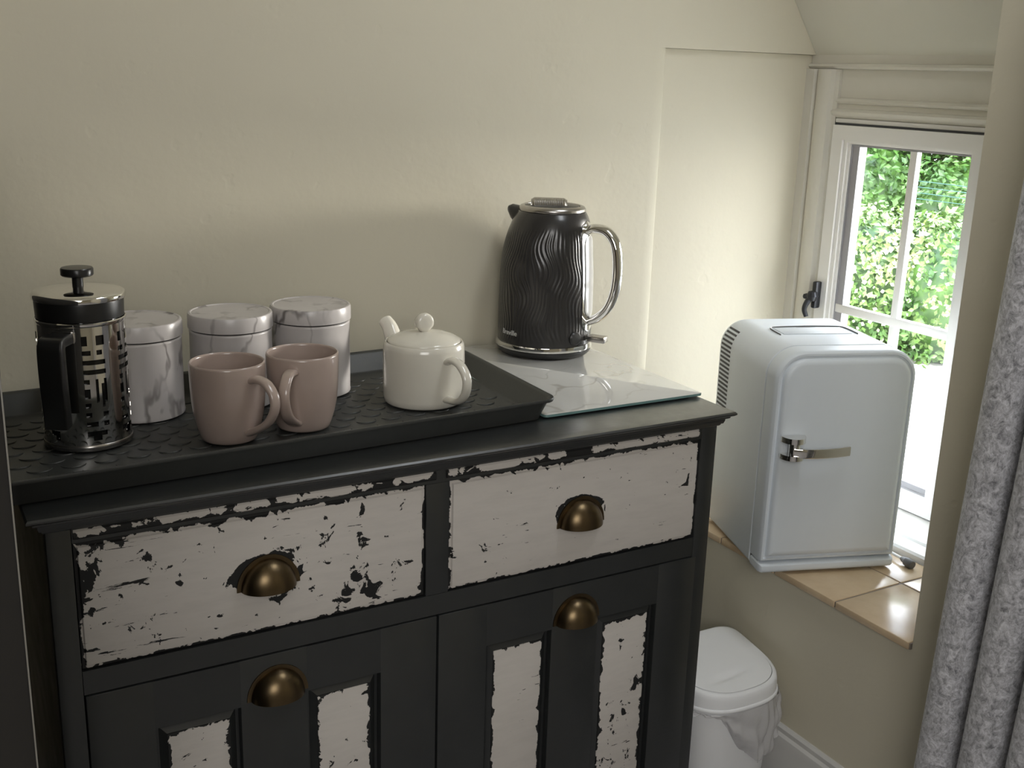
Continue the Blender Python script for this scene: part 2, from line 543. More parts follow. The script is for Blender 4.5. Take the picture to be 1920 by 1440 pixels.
# window: frame, sash, panes, bars, seals, inner board
win = empty('window_1', (1.5, 0.24, ZS))
win['kind'] = 'structure'
def wpart(name, bm, mat, parent=win, smooth=35):
    o = obj(name, bm, mat, None, smooth)
    o.parent = parent
    o.matrix_parent_inverse = Matrix.Translation(-win.location) if parent is win else Matrix.Identity(4)
    return o
bm = NB()
YA, YZ = 0.410, 0.055        # sash left / right edge
ZA, ZZ = 0.440, 1.133        # sash bottom / top
add_box(bm, 1.486, 1.55, 0.035, YZ - 0.003, 0.42, 1.146, 0.002)
add_box(bm, 1.486, 1.55, YA - 0.0005 + 0.0005, 0.412, 0.42, 1.146)
add_box(bm, 1.486, 1.55, 0.035, 0.410, ZZ + 0.004, 1.1455, 0.002)
add_box(bm, 1.480, 1.55, 0.035, 0.410, 0.40, ZA - 0.004, 0.003)
wpart('frame', bm, UPVC)
def ring(bm, y0, y1, z0, z1, w, x0, x1, bev=0.002):
    # mitred ring frame in the y/z plane
    def P(a, b, x): return (x, a, b)
    o = [(y0, z0), (y1, z0), (y1, z1), (y0, z1)]
    i = [(y0 - w if y0 > y1 else y0 + w, z0 + w), (y1 + w if y0 > y1 else y1 - w, z0 + w), (y1 + w if y0 > y1 else y1 - w, z1 - w), (y0 - w if y0 > y1 else y0 + w, z1 - w)]
    V = {}
    for k, pts in (('o', o), ('i', i)):
        for xx, nm in ((x0, 'f'), (x1, 'b')):
            V[k + nm] = [bm.verts.new(P(a, b, xx)) for a, b in pts]
    for j in range(4):
        q = (j + 1) % 4
        bm.faces.new((V['of'][j], V['of'][q], V['if'][q], V['if'][j]))
        bm.faces.new((V['ob'][j], V['ib'][j], V['ib'][q], V['ob'][q]))
        bm.faces.new((V['of'][j], V['ob'][j], V['ob'][q], V['of'][q]))
        bm.faces.new((V['if'][j], V['if'][q], V['ib'][q], V['ib'][j]))
    return bm
sash = wpart('sash', ring(NB(), YA - 0.004, YZ, ZA, ZZ, 0.027, 1.478, 1.53), UPVC)
wpart('sash_step', ring(NB(), YA - 0.031, YZ + 0.020, ZA + 0.023, ZZ - 0.023, 0.0085, 1.483, 1.527), UPVC)
wpart('glazing_bead', ring(NB(), YA - 0.0395, YZ + 0.024, ZA + 0.0285, ZZ - 0.0285, 0.0055, 1.487, 1.524), UPVC)
GY0, GY1, GZ0, GZ1 = 0.3655, 0.080, 0.474, 1.098
wpart('seal', ring(NB(), 0.4095, YZ - 0.0032, ZA - 0.0045, ZZ + 0.0045, 0.0045, 1.4875, 1.492), SEAL)
wpart('spacer', ring(NB(), GY0, GY1, GZ0, GZ1, 0.003, 1.4905, 1.512), SPACER)
bm = NB()
add_box(bm, 1.4925, 1.512, 0.346, 0.3625, GZ0, GZ1)
add_box(bm, 1.4925, 1.512, GY1 + 0.003, 0.346, GZ0 + 0.003, GZ0 + 0.014)
wpart('spacer_strip', bm, SPACER)
YM, ZM = 0.2165, 0.781
wpart('glazing_bar', BX(1.4915, 1.5045, YM - 0.008, YM + 0.008, GZ0, GZ1, 0.002), UPVC)
wpart('glazing_bar', BX(1.491, 1.505, GY1, GY0, ZM - 0.0085, ZM + 0.0085, 0.002), UPVC)
for (a, b) in ((GY1 + 0.0035, YM - 0.0085), (YM + 0.0085, GY0 - 0.004)):
    for (c, d) in ((GZ0 + 0.0035, ZM - 0.009), (ZM + 0.009, GZ1 - 0.0035)):
        wpart('pane', BX(1.4985, 1.5005, a, b, c, d), PANE, smooth=0)
# white inner board behind the tiles
bm = NB()
add_prism(bm, [(1.358, 0.4035), (1.358, 0.424), (1.362, 0.428), (1.392, 0.430), (1.396, 0.434), (1.45, 0.436), (1.486, 0.437), (1.486, 0.4035)], 'y', -0.035, YB + 0.009)
struct('window_sill_1', bm, UPVC, smooth=30)
# window fastener
fa = wpart('fastener', BX(1.462, 1.478, 0.391, 0.402, 0.775, 0.829, 0.003), IRON)
bm = NB()
lathe(bm, [(0.0005, -0.011), (0.008, -0.009), (0.0115, 0), (0.008, 0.009), (0.0005, 0.011)], 20, (1.459, 0.396, 0.800))
sweep(bm, catmull([(1.457, 0.396, 0.800), (1.452, 0.402, 0.786), (1.450, 0.405, 0.772), (1.452, 0.400, 0.758)]), lambda u: 0.0065 - 0.002 * u, n=12)
wpart('fastener_lever', bm, IRON)
bm = NB()
lathe(bm, [(0.0005, -0.006), (0.006, -0.004), (0.007, 0), (0.006, 0.004), (0.0005, 0.006)], 16, (1.458, 0.411, 0.797))
wpart('fastener_knob', bm, IRON)

# tiled sill: bed plus single tiles
sill = empty('sill_tiles', (XW, 0.1, ZS - 0.012))
sill['kind'] = 'structure'
def spart(name, bm, mat):
    o = obj(name, bm, mat, None, 35)
    o.parent = sill
    o.matrix_parent_inverse = Matrix.Translation(-sill.location)
    return o
spart('grout', BX(XW - 0.003, 1.357, -0.214, YB + 0.0095, ZS - 0.0118, ZS - 0.002), GROUT)
PITCH_T, J = 0.1395, 0.0035
for i in range(-1, 4):
    y0 = -0.2135 if i == -1 else -0.063 + PITCH_T * i
    y1 = min(-0.063 + PITCH_T * (i + 1), YB + 0.009)
    if y1 - y0 < 0.02: continue
    for x0, x1 in ((XW - 0.006, 1.2665), (1.2665, 1.3575)):
        b = NB()
        hz = random.uniform(-0.0004, 0.0004)
        add_box(b, x0 + (J / 2 if x0 > XW else 0), x1 - J / 2, y0 + J / 2, y1 - J / 2, ZS - 0.0125 if x0 < XW else ZS - 0.009, ZS + hz, 0.002)
        spart('tile', b, TILE)

# half-height dark partition, end near camera; unseen height and length shaped for shade
pt = empty('wall_partition', (-0.142, -0.585, 0))
pt['kind'] = 'structure'
obj('partition_panel', BX(0.0, 0.0395, 0.0008, 1.0, 0.005, 1.16, 0.002), DOORDARK, pt)
obj('partition_edge_glint', BX(0.0387, 0.0396, 0.0, 0.0007, 0.005, 1.16, 0.0002), EDGE_GLINT, pt)  # thin strip painted pale as the edge's highlight

# ------------------------------------------------------------------ sideboard
XE0, XE1 = -0.028, 0.896
TOP = 0.7434
cab = tag(empty('sideboard', (0.435, 0.22, 0)), 'low charcoal painted sideboard with chipped white drawer fronts and door panels', 'sideboard')
def cpart(name, bm, mat, parent=cab, off=None, smooth=35):
    o = obj(name, bm, mat, None, smooth)
    if off is not None: o.location = off
    o.parent = parent
    if parent is cab:
        o.matrix_parent_inverse = Matrix.Translation(-cab.location)
    return o
# top: slab with moulded edge (profile swept on three sides)
def moulded(bm, prof, x0, x1, y0, y1):
    """prof: (overhang, z) from underside to top; mitred on left, front, right; straight back"""
    rings = []
    for o_, z in prof:
        rings.append([(x0 - o_, y1, z), (x0 - o_, y0 - o_, z), (x1 + o_, y0 - o_, z), (x1 + o_, y1, z)])
    return loft(bm, rings)
prof = [(0.004, 0.7305), (0.010, 0.7312), (0.0125, 0.7325), (0.013, 0.7345), (0.0125, 0.7355), (0.0165, 0.7362), (0.0195, 0.7385), (0.0195, 0.7405), (0.0175, 0.7427), (0.014, TOP), (0.0, TOP)]
cpart('top', moulded(NB(), prof, XE0, XE1, 0.0, YB - 0.003), TOPBLACK, smooth=30)
prof = [(0.0, 0.7195), (0.002, 0.7195), (0.0035, 0.7215), (0.0035, 0.7225), (0.006, 0.7235), (0.0075, 0.7275), (0.0078, 0.7305), (0.0, 0.7305)]
cpart('moulding', moulded(NB(), prof, XE0, XE1, 0.0, YB - 0.003), BLACK, smooth=30)
DEP = YB - 0.012
cpart('side_panel', BX(XE0, XE0 + 0.018, 0.0205, DEP, 0.0, 0.7195), BLACK)
cpart('side_panel', BX(XE1 - 0.018, XE1, 0.0205, DEP, 0.0, 0.7195), BLACK)
cpart('back_panel', BX(XE0 + 0.0182, XE1 - 0.0182, DEP - 0.008, DEP, 0.04, 0.7195), BLACK)
DX = [(-0.0005, 0.4225), (0.4585, 0.8665)]          # drawer openings
ZD0, ZD1 = 0.5481, 0.7006
cpart('stile', BX(XE0, DX[0][0] - 0.0015, 0.0, 0.0203, 0.0, 0.7195, 0.001), BLACK)
cpart('stile', BX(DX[1][1] + 0.0015, XE1, 0.0, 0.0203, 0.0, 0.7195, 0.001), BLACK)
cpart('stile', BX(DX[0][1] + 0.0015, DX[1][0] - 0.0015, 0.0, 0.0203, ZD0 - 0.002, 0.702, 0.001), BLACK)
cpart('rail', BX(DX[0][0] - 0.001, DX[1][1] + 0.001, 0.0003, 0.0203, 0.7022, 0.7195), BLACK)
cpart('rail', BX(DX[0][0] - 0.001, DX[1][1] + 0.001, 0.0003, 0.0203, 0.5165, ZD0 - 0.0022), BLACK)
cpart('plinth', BX(DX[0][0] - 0.001, DX[1][1] + 0.001, 0.004, 0.0203, 0.0, 0.058), BLACK)
# chipped white beads on the top rail
for (x0, x1), sd in zip(((0.000, 0.437), (0.452, 0.862)), (5.0, 8.0)):
    W_, H_ = x1 - x0, 0.0115
    b = NB()
    add_prism(b, [(0.0003, 0.0), (-0.0022, 0.002), (-0.0026, 0.006), (-0.002, 0.0095), (0.0003, H_)], 'x', 0, W_)
    cpart('bead', b, distressed('chipped_bead_paint_%d' % sd, W_, H_ + 0.004, (), 3.2, sd), off=(x0, 0, 0.7065))

def cup_handle(parent, x, z, w=0.078, h=0.042, d=0.026):
    """half-dome cup pull with a thin flange; origin at (x, 0, z) = middle of the lower edge"""
    bm = NB()
    nu, nv = 28, 12
    def dome(s):
        def f(u, v):
            a = PI * u                         # along the mouth, left to right
            b = (PI / 2) * v                   # from wall top to lip
            rx, rz, ry = (w / 2 - 0.005) * s, (h - 0.005) * s, d * s
            # quarter ellipsoid: lip at bottom/front
            return (-rx * math.cos(a), -ry * math.sin(a) * math.sin(b), rz * math.sin(a) * math.cos(b))
        return f
    grid(bm, dome(1.0), nu, nv)
    grid(bm, dome(0.94), nu, nv)
    bmesh.ops.remove_doubles(bm, verts=bm.verts, dist=1e-5)
    # flange against the wood
    o1 = [(-(w / 2) * math.cos(PI * i / nu), h * math.sin(PI * i / nu)) for i in range(nu + 1)]
    i1 = [(-(w / 2 - 0.006) * math.cos(PI * i / nu), (h - 0.006) * math.sin(PI * i / nu)) for i in range(nu + 1)]
    for j in range(nu):
        f0 = [bm.verts.new((p[0], -0.0018, p[1])) for p in (o1[j], o1[j + 1], i1[j + 1], i1[j])]
        bm.faces.new(f0)
        f1 = [bm.verts.new((o1[j][0], -0.0018, o1[j][1])), bm.verts.new((o1[j + 1][0], -0.0018, o1[j + 1][1])),
              bm.verts.new((o1[j + 1][0], 0.0, o1[j + 1][1])), bm.verts.new((o1[j][0], 0.0, o1[j][1]))]
        bm.faces.new(f1)
    bmesh.ops.remove_doubles(bm, verts=bm.verts, dist=1e-5)
    o = obj('cup_handle', bm, BRASS, None, 50)
    o.parent = parent
    o.location = (x, 0, z)
    return o

for k, ((x0, x1), wear, sd, hx, bias) in enumerate(zip(DX, (2.1, 1.15), (1.7, 33.0), (0.215, 0.662), (0.040, 0.0))):
    W_, H_ = x1 - x0, ZD1 - ZD0
    mt = distressed('chipped_white_drawer_paint_%d' % (k + 1), W_, H_, ((hx - x0, 0.622 - ZD0, 0.040),), wear, sd, 0.28, bias)
    b = NB()
    # stepped front: flat field with a small moulded edge
    loft(b, [[(i, y, j), (W_ - i, y, j), (W_ - i, y, H_ - j), (i, y, H_ - j)] for i, j, y in
             ((0.0, 0.0, 0.020), (0.0, 0.0, 0.0035), (0.003, 0.003, 0.003), (0.0045, 0.0045, 0.0005), (0.006, 0.006, 0.0))])
    d = cpart('drawer', b, mt, off=(x0, 0.0, ZD0), smooth=30)
    tag(d, ('heavily scratched white drawer front' if k == 0 else 'lightly chipped white drawer front'))
    cup_handle(d, hx - x0, 0.6055 - ZD0)

DR = [(-0.0005, 0.4405), (0.4435, 0.8745)]
ZB, ZT = 0.061, 0.5145
for k, ((x0, x1), hx) in enumerate(zip(DR, (0.222, 0.662))):
    W_, H_ = x1 - x0, ZT - ZB
    fx = ((0.0745, 0.176), (0.262, 0.3605)) if k == 0 else ((0.517 - x0, 0.6215 - x0), (0.700 - x0, 0.8055 - x0))
    zr0, zr1 = 0.06, 0.452 - ZB
    b = NB()
    xs = [0.0, fx[0][0], fx[0][1], fx[1][0], fx[1][1], W_]
    for a in (0, 2, 4):
        add_box(b, xs[a], xs[a + 1], -0.001, 0.0195, 0, H_, 0.0012)
    for a in (1, 3):
        add_box(b, xs[a] - 0.001, xs[a + 1] + 0.001, -0.0007, 0.0193, 0.0003, zr0)
        add_box(b, xs[a] - 0.001, xs[a + 1] + 0.001, -0.0007, 0.0193, zr1, H_ - 0.0003)
    d = cpart('door', b, BLACK, off=(x0, 0.0, ZB), smooth=30)
    for q, (a, c) in enumerate(fx):
        w2, h2 = c - a - 0.001, zr1 - zr0 - 0.001
        b = NB()
        loft(b, [[(i, y, i), (w2 - i, y, i), (w2 - i, y, h2 - i), (i, y, h2 - i)] for i, y in ((0.0, 0.016), (0.0, 0.010), (0.004, 0.010), (0.0125, 0.004))])
        p = obj('panel_bevel', b, BLACK, d, 30, (a + 0.0005, 0, zr0 + 0.0005))
        i = 0.0128
        w3, h3 = w2 - 2 * i, h2 - 2 * i
        b = NB()
        add_box(b, 0, w3, 0.0028, 0.0045, 0, h3, 0.0006)
        mt = distressed('chipped_white_panel_paint_%d%d' % (k, q), w3, h3, (), 1.6 if q else 1.3, 12.0 + 7 * k + 3 * q, 1.3)
        obj('raised_panel', b, mt, d, 30, (a + 0.0005 + i, 0, zr0 + 0.0005 + i))
    cup_handle(d, hx - x0, 0.457 - ZB).location.y = -0.001

# ------------------------------------------------------------------ tray
TR = math.radians(2.9)
tray = tag(empty('tray', (0.2885, 0.2125, TOP), TR), 'long charcoal rubber boot tray with flared rim on the sideboard', 'tray')
HL, HD, HH = 0.3655, 0.181, 0.0335
def rrect(hx, hy, r, z, n=6):
    out = []
    for cx, cy, a0 in ((hx - r, hy - r, 0), (-hx + r, hy - r, PI / 2), (-hx + r, -hy + r, PI), (hx - r, -hy + r, 3 * PI / 2)):
        for i in range(n + 1):
            a = a0 + (PI / 2) * i / n
            out.append((cx + r * math.cos(a), cy + r * math.sin(a), z))
    return out
rings = []
for ins, z, r in ((0.020, 0.0, 0.012), (0.0165, 0.001, 0.014), (0.006, HH - 0.006, 0.018), (0.0, HH - 0.0045, 0.020), (-0.0008, HH - 0.002, 0.020), (0.0, HH, 0.020), (0.003, HH, 0.018),
                  (0.007, HH - 0.003, 0.016), (0.018, 0.0055, 0.012), (0.022, 0.0035, 0.010)):
    rings.append(rrect(HL - ins, HD - ins, r, z))
rings = [[(x + 0.075 * y, y, z) for x, y, z in r_] for r_ in rings]
obj('tray_body', loft(NB(), rings), TRAYM, tray, 50)
bm = NB()
row = 0
yy = -HD + 0.040
while yy < HD - 0.030:
    xx = -HL + 0.040 + (0.019 if row % 2 else 0)
    while xx < HL - 0.038:
        pts = [(xx + 0.0140 * math.cos(a), yy + 0.0120 * math.sin(a), 0.0036) for a in [PI + PI * i / 10 for i in range(11)]]
        sweep(bm, pts, lambda u: 0.0016 * math.sin(PI * (0.08 + 0.84 * u)), lambda u: 0.0013 * math.sin(PI * (0.08 + 0.84 * u)), side=(0, 0, 1), n=6)
        xx += 0.038
    yy += 0.0245
    row += 1
tag(obj('scale_relief', bm, TRAYM, tray, 60), kind='stuff')
ZT_ = TOP + 0.0058        # where things stand in the tray

# ------------------------------------------------------------------ glass board under the kettle
brd = tag(empty('worktop_saver', (0.777, 0.266, TOP)), 'white marbled glass worktop saver on the sideboard under the kettle', 'worktop saver')
bx0, bx1, by0, by1 = 0.6385, 0.9195, 0.0615, 0.4665
bw, bd = (bx1 - bx0) / 2, (by1 - by0) / 2
brings = lambda z, i: rrect(bw - i, bd - i, 0.006, z, 4)
bm = loft(NB(), [brings(0.0020, 0.001), brings(0.0025, 0.0), brings(0.0060, 0.0)])
obj('glass_plate', bm, GLASSEDGE, brd, 30)
bm = loft(NB(), [brings(0.0061, 0.0003), brings(0.0066, 0.0012)])
obj('marble_face', bm, BOARD_MARBLE, brd, 30)
for sx in (-1, 1):
    for sy in (-1, 1):
        obj('foot', lathe(NB(), [(0.006, 0), (0.006, 0.002)], 16, (sx * (bw - 0.02), sy * (bd - 0.02), 0)), BLKPLASTIC, brd)
ZBRD = TOP + 0.0067

# directions used by the crockery: image-right and towards the camera, on the floor plane
RTH = Vector((rt.x, rt.y)).normalized()
TWC = Vector((-fw.x, -fw.y)).normalized()
def seen(x, y):
    """unit floor vectors at (x, y): towards the camera, and to the right as the camera sees it"""
    t = Vector((CAM.x - x, CAM.y - y)).normalized()
    return t, Vector((-t.y, t.x))
def heading(x, y, deg):
    """rotation about z that turns local +x to deg degrees right of the direction towards the camera"""
    t, r = seen(x, y)
    v = t * math.cos(math.radians(deg)) + r * math.sin(math.radians(deg))
    return math.atan2(v.y, v.x)

# ------------------------------------------------------------------ kettle
kx, ky = 0.8335, 0.3935
ket = tag(empty('kettle', (kx, ky, ZBRD), heading(kx, ky, 66)), 'dark grey wavy ribbed electric kettle with chrome handle on the marbled board', 'kettle')
KP = [(p.x, p.y) for p in catmull([(a, b, 0) for a, b in ((0.022, 0.0802), (0.06, 0.0802), (0.10, 0.0797), (0.14, 0.0784), (0.17, 0.0762), (0.195, 0.0725), (0.215, 0.0678), (0.230, 0.0622), (0.240, 0.0565))], 6)]
def kr(h):     # body radius
    P = KP
    for (a, ra), (b, rb) in zip(P, P[1:]):
        if h <= b:
            return ra + (rb - ra) * max(0, (h - a)) / (b - a)
    return P[-1][1]
axis = Vector((*seen(kx, ky)[1], 0))
rotk = Matrix.Rotation(-ket.rotation_euler.z, 3, 'Z')
axl = rotk @ axis
def ksh(h):    # the body leans back over its handle towards the top
    return axl * (0.006 * smoothstep(0.16, 0.25, h))
N_, Hn = 420, 110
rings = []
for j in range(Hn + 1):
    h = 0.022 + (0.240 - 0.022) * j / Hn
    s = ksh(h)
    fade = smoothstep(0.024, 0.045, h) * (1 - smoothstep(0.195, 0.222, h))
    r0 = kr(h)
    ring_ = []
    for i in range(N_):
        a = 2 * PI * i / N_
        ph = 70 * a + 5.5 * math.sin(h * 46 + 2.2 * math.sin(a * 2.0)) + 2.0 * math.sin(h * 95 + a * 3)
        wv = 0.5 + 0.5 * math.sin(ph)
        r = r0 - 0.0008 * fade * wv
        ring_.append((s.x + r * math.cos(a), s.y + r * math.sin(a), h))
    rings.append(ring_)
obj('body', loft(NB(), rings), KETTLE, ket, 60)
obj('power_base', lathe(NB(), [(0.068, 0.0), (0.076, 0.0015), (0.080, 0.006), (0.0815, 0.0115), (0.080, 0.0125)], 72), BLKPLASTIC, ket)
obj('chrome_band', lathe(NB(), [(0.079, 0.0126), (0.0832, 0.0132), (0.0836, 0.017), (0.0826, 0.0215), (0.0795, 0.0225)], 72), CHROME, ket, 50)
s = ksh(0.245)
obj('collar', lathe(NB(), [(0.0545, 0.2395), (0.0562, 0.2415), (0.0560, 0.2450), (0.0535, 0.2485), (0.0490, 0.2500), (0.0465, 0.2490), (0.0460, 0.2470)], 72, (s.x, s.y, 0)), STEEL, ket, 50)
obj('lid', lathe(NB(), [(0.0455, 0.2440), (0.0455, 0.2478), (0.0440, 0.2490), (0.020, 0.2505)], 64, (s.x, s.y, 0)), BLKPLASTIC, ket)
# lid grip: ribbed half-round bar across the lid
bm = NB()
ang = 0.25
dirv = Vector((math.cos(PI - ang), -math.sin(PI - ang), 0))
lat = axl.copy()
L0 = Vector((s.x, s.y, 0)) - lat * 0.036
L1 = Vector((s.x, s.y, 0)) + lat * 0.024
crs = Vector((-lat.y, lat.x, 0))
rings = []
for i in range(41):
    t = i / 40
    p = L0.lerp(L1, t)
    rr = 0.0135 * (1 - 0.25 * smoothstep(0.9, 1, t) - 0.25 * smoothstep(0.1, 0, t)) - (0.0006 if i % 2 else 0)
    rings.append([tuple(p + crs * (rr * 1.0 * math.cos(w)) + Vector((0, 0, 0.2495 + 0.0125 * (rr / 0.0135) * math.sin(w)))) for w in [PI * k / 10 for k in range(11)]])
obj('lid_grip', loft(NB(), rings), STEEL, ket, 20)
# spout on the far left side
bm = NB()
sp = ksh(0.23)
dsp = Vector((-0.985, 0.17, 0))
dsp = (rotk @ Vector((*(seen(kx, ky)[1] * -0.95 + seen(kx, ky)[0] * -0.3), 0))).normalized()
psp = Vector((-dsp.y, dsp.x, 0))
rings = []
for r_, hw, z0, z1 in ((0.050, 0.026, 0.205, 0.2435), (0.060, 0.021, 0.212, 0.2455), (0.070, 0.014, 0.222, 0.2470), (0.0765, 0.007, 0.233, 0.2440)):
    c = sp + dsp * r_
    ring_ = []
    for k in range(14):
        w = 2 * PI * k / 14
        zz = (z0 + z1) / 2 + (z1 - z0) / 2 * math.sin(w)
        ring_.append(tuple(c + psp * (hw * math.cos(w)) + Vector((0, 0, zz))))
    rings.append(ring_)
obj('spout', loft(bm, rings), BLKPLASTIC, ket, 50)
# handle: local +x is its outward direction
hx0 = ksh(0.21)
def kpt(r_, z):
    sh = ksh(z)
    return (sh.x + r_, sh.y, z)
hp = catmull([kpt(kr(0.212) - 0.001, 0.2115), kpt(0.082, 0.2170), kpt(0.104, 0.2120), kpt(0.121, 0.1920), kpt(0.128, 0.1550), kpt(0.1255, 0.1180), kpt(0.115, 0.0880), kpt(0.098, 0.0690), kpt(kr(0.06) - 0.001, 0.0595)], 10)
obj('handle', sweep(NB(), hp, lambda u: 0.0128 - 0.003 * u, lambda u: 0.0075 + 0.001 * math.sin(PI * u), side=(0, 1, 0), n=24), CHROME, ket, 60)
# chrome surround and the water gauge inside it
def strip(hw, z0, z1, off, n=40, m_=8):
    bm = NB()
    def f(u, v):
        z = z0 + (z1 - z0) * u
        k = min(1.0, math.sqrt(max(0.0, 1 - (max(0, abs(u - 0.5) - (0.5 - hw / (z1 - z0))) / (hw / (z1 - z0))) ** 2)))
        y = hw * (2 * v - 1) * max(k, 0.02)
        sh = ksh(z)
        r_ = kr(z) + off
        a = y / r_
        return (sh.x + r_ * math.cos(a), sh.y + r_ * math.sin(a), z)
    return grid(bm, f, n, m_)
def thick(bm, d):
    bmesh.ops.recalc_face_normals(bm, faces=bm.faces)
    bmesh.ops.solidify(bm, geom=list(bm.faces), thickness=d)
    return bm
obj('gauge_surround', thick(strip(0.0225, 0.043, 0.228, 0.0012), 0.0015), CHROME, ket, 50)
obj('water_gauge', thick(strip(0.0165, 0.068, 0.205, 0.0024), 0.0010), GAUGE, ket, 50)
# switch lever under the handle
bm = NB()
add_box(bm, 0.083, 0.1145, -0.010, 0.010, 0.0270, 0.0375, 0.002)
obj('switch', bm, STEEL, ket)
bm = NB()
swa = heading(kx, ky, 40) - ket.rotation_euler.z
rings = [[(xx * math.cos(swa) - rr * math.cos(w) * math.sin(swa), xx * math.sin(swa) + rr * math.cos(w) * math.cos(swa), 0.036 + rr * math.sin(w)) for w in [2 * PI * k / 20 for k in range(20)]] for xx, rr in ((0.074, 0.012), (0.0815, 0.012), (0.0840, 0.0095), (0.0845, 0.004))]
obj('switch_hub', loft(bm, rings), BLKPLASTIC, ket, 40)

def wrap_text(body, size, parent, R, zc, ang, mat, extr=0.0002, name='lettering'):
    cu = bpy.data.curves.new('txt', 'FONT')
    cu.body = body
    cu.size = size
    cu.extrude = extr
    cu.offset = size * 0.012
    cu.align_x = 'CENTER'
    to = bpy.data.objects.new('txt', cu)
    col.objects.link(to)
    dg = bpy.context.evaluated_depsgraph_get()
    me = bpy.data.meshes.new_from_object(to.evaluated_get(dg))
    bpy.data.objects.remove(to)
    for v in me.vertices:
        x, y, z = v.co
        zz = zc + y
        r_ = R(zz) + 0.0004 + z
        a = ang + x / R(zz)
        sh = ksh(zz)
        v.co = (sh.x + r_ * math.cos(a), sh.y + r_ * math.sin(a), zz)
    me.materials.clear()
    me.materials.append(mat)
    o = bpy.data.objects.new(name, me)
    col.objects.link(o)
    o.parent = parent
    return o
tang = heading(kx, ky, -47) - ket.rotation_euler.z
wrap_text('Breville', 0.0118, ket, kr, 0.0375, tang, SILVERTXT)

# ------------------------------------------------------------------ cafetiere
px_, py_ = 0.0560, 0.2145
fp = tag(empty('cafetiere', (px_, py_, ZT_), heading(px_, py_, -23)), 'chrome cafetiere with cut-out frame and black handle, left end of the tray', 'cafetiere')
obj('beaker', lathe(NB(), [(0.0490, 0.004), (0.0496, 0.006), (0.0496, 0.176), (0.0486, 0.178)], 64), BEAKER, fp)
# chrome frame: cells of a cylinder, the pattern of slots left open
pat = ["..............",
       "..............",
       "..XX...XXX....",
       "..XX...XXX....",
       "..............",
       "..XXX..XX.....",
       "..............",
       "..XXXXXXXX....",
       "..............",
       "..XXXXXXXX....",
       "..............",
       "..XX..X..X....",
       "......X.XX....",
       "..XX..X.XX....",
       "..XX..X.XX....",
       "......X.XX....",
       "..XX....X.....",
       "..............",
       "..XX....XX....",
       "..............",
       "..XXXX..XX....",
       "..............",
       "..XXXXXXX.....",
       "....XXX.......",
       "..............",
       ".............."]
NC, NRW = 14 * 7, len(pat)
bm = NB()
Rf, z0f, z1f = 0.0522, 0.002, 0.156
ff = heading(px_, py_, 13) - fp.rotation_euler.z - 2 * PI * 6.0 / NC
V = {}
for i in range(NC):
    for j in range(NRW + 1):
        a = ff + 2 * PI * i / NC
        V[i, j] = bm.verts.new((Rf * math.cos(a), Rf * math.sin(a), z0f + (z1f - z0f) * j / NRW))
for i in range(NC):
    for j in range(NRW):
        rowp = pat[NRW - 1 - j]
        seg_ = (i // 14)
        ci = i % 14
        open_ = rowp[ci] == 'X' and math.cos(ff + 2 * PI * (i + 0.5) / NC) < math.cos(math.radians(17))
        if not open_:
            bm.faces.new((V[i, j], V[(i + 1) % NC, j], V[(i + 1) % NC, j + 1], V[i, j + 1]))
bmesh.ops.delete(bm, geom=[v for v in bm.verts if not v.link_faces], context='VERTS')
thick(bm, 0.0016)
obj('chrome_frame', bm, CHROME, fp, 40)
obj('frame_rim', lathe(NB(), [(0.0524, 0.1545), (0.0532, 0.156), (0.0532, 0.1585), (0.0520, 0.1595), (0.0512, 0.1590)], 64, cap0=False, cap1=False), CHROME, fp, 50)
obj('frame_base', lathe(NB(), [(0.0480, 0.0), (0.0527, 0.0008), (0.0532, 0.004), (0.0527, 0.0075), (0.0520, 0.0080)], 64), STEEL, fp, 50)
obj('lid_collar', lathe(NB(), [(0.0500, 0.160), (0.0512, 0.1605), (0.0518, 0.180), (0.0512, 0.1822)], 64), BLKPLASTIC, fp, 40)
obj('lid', lathe(NB(), [(0.0520, 0.1823), (0.0542, 0.1828), (0.0546, 0.1850), (0.0542, 0.1885), (0.0525, 0.1905), (0.048, 0.1918), (0.030, 0.1935), (0.010, 0.1945), (0.0075, 0.195)], 72), CHROME, fp, 40)
obj('plunger_rod', lathe(NB(), [(0.0065, 0.1945), (0.0065, 0.2095)], 24), BLKPLASTIC, fp)
obj('plunger_knob', lathe(NB(), [(0.0075, 0.2070), (0.0175, 0.2085), (0.0190, 0.2100), (0.0191, 0.2170), (0.0180, 0.2185), (0.010, 0.2190)], 40), BLKHANDLE, fp, 40)
bm = NB()
hpts = [(0.050, 0, 0.1435), (0.080, 0, 0.1445), (0.0865, 0, 0.1405), (0.0880, 0, 0.130), (0.0875, 0, 0.100), (0.0850, 0, 0.065), (0.0830, 0, 0.042)]
sweep(bm, catmull(hpts, 6), lambda u: 0.0138 + 0.0008 * math.sin(PI * u), lambda u: 0.0062 + 0.002 * u, side=(0, 1, 0), n=28, sq=9)
obj('handle', bm, BLKHANDLE, fp, 50)
bm = NB()
sweep(bm, [(0.0535, 0, 0.1435), (0.058, 0, 0.1435)], 0.0145, 0.008, side=(0, 1, 0), n=20, sq=4.5)
obj('handle_bracket', bm, STEEL, fp, 50)

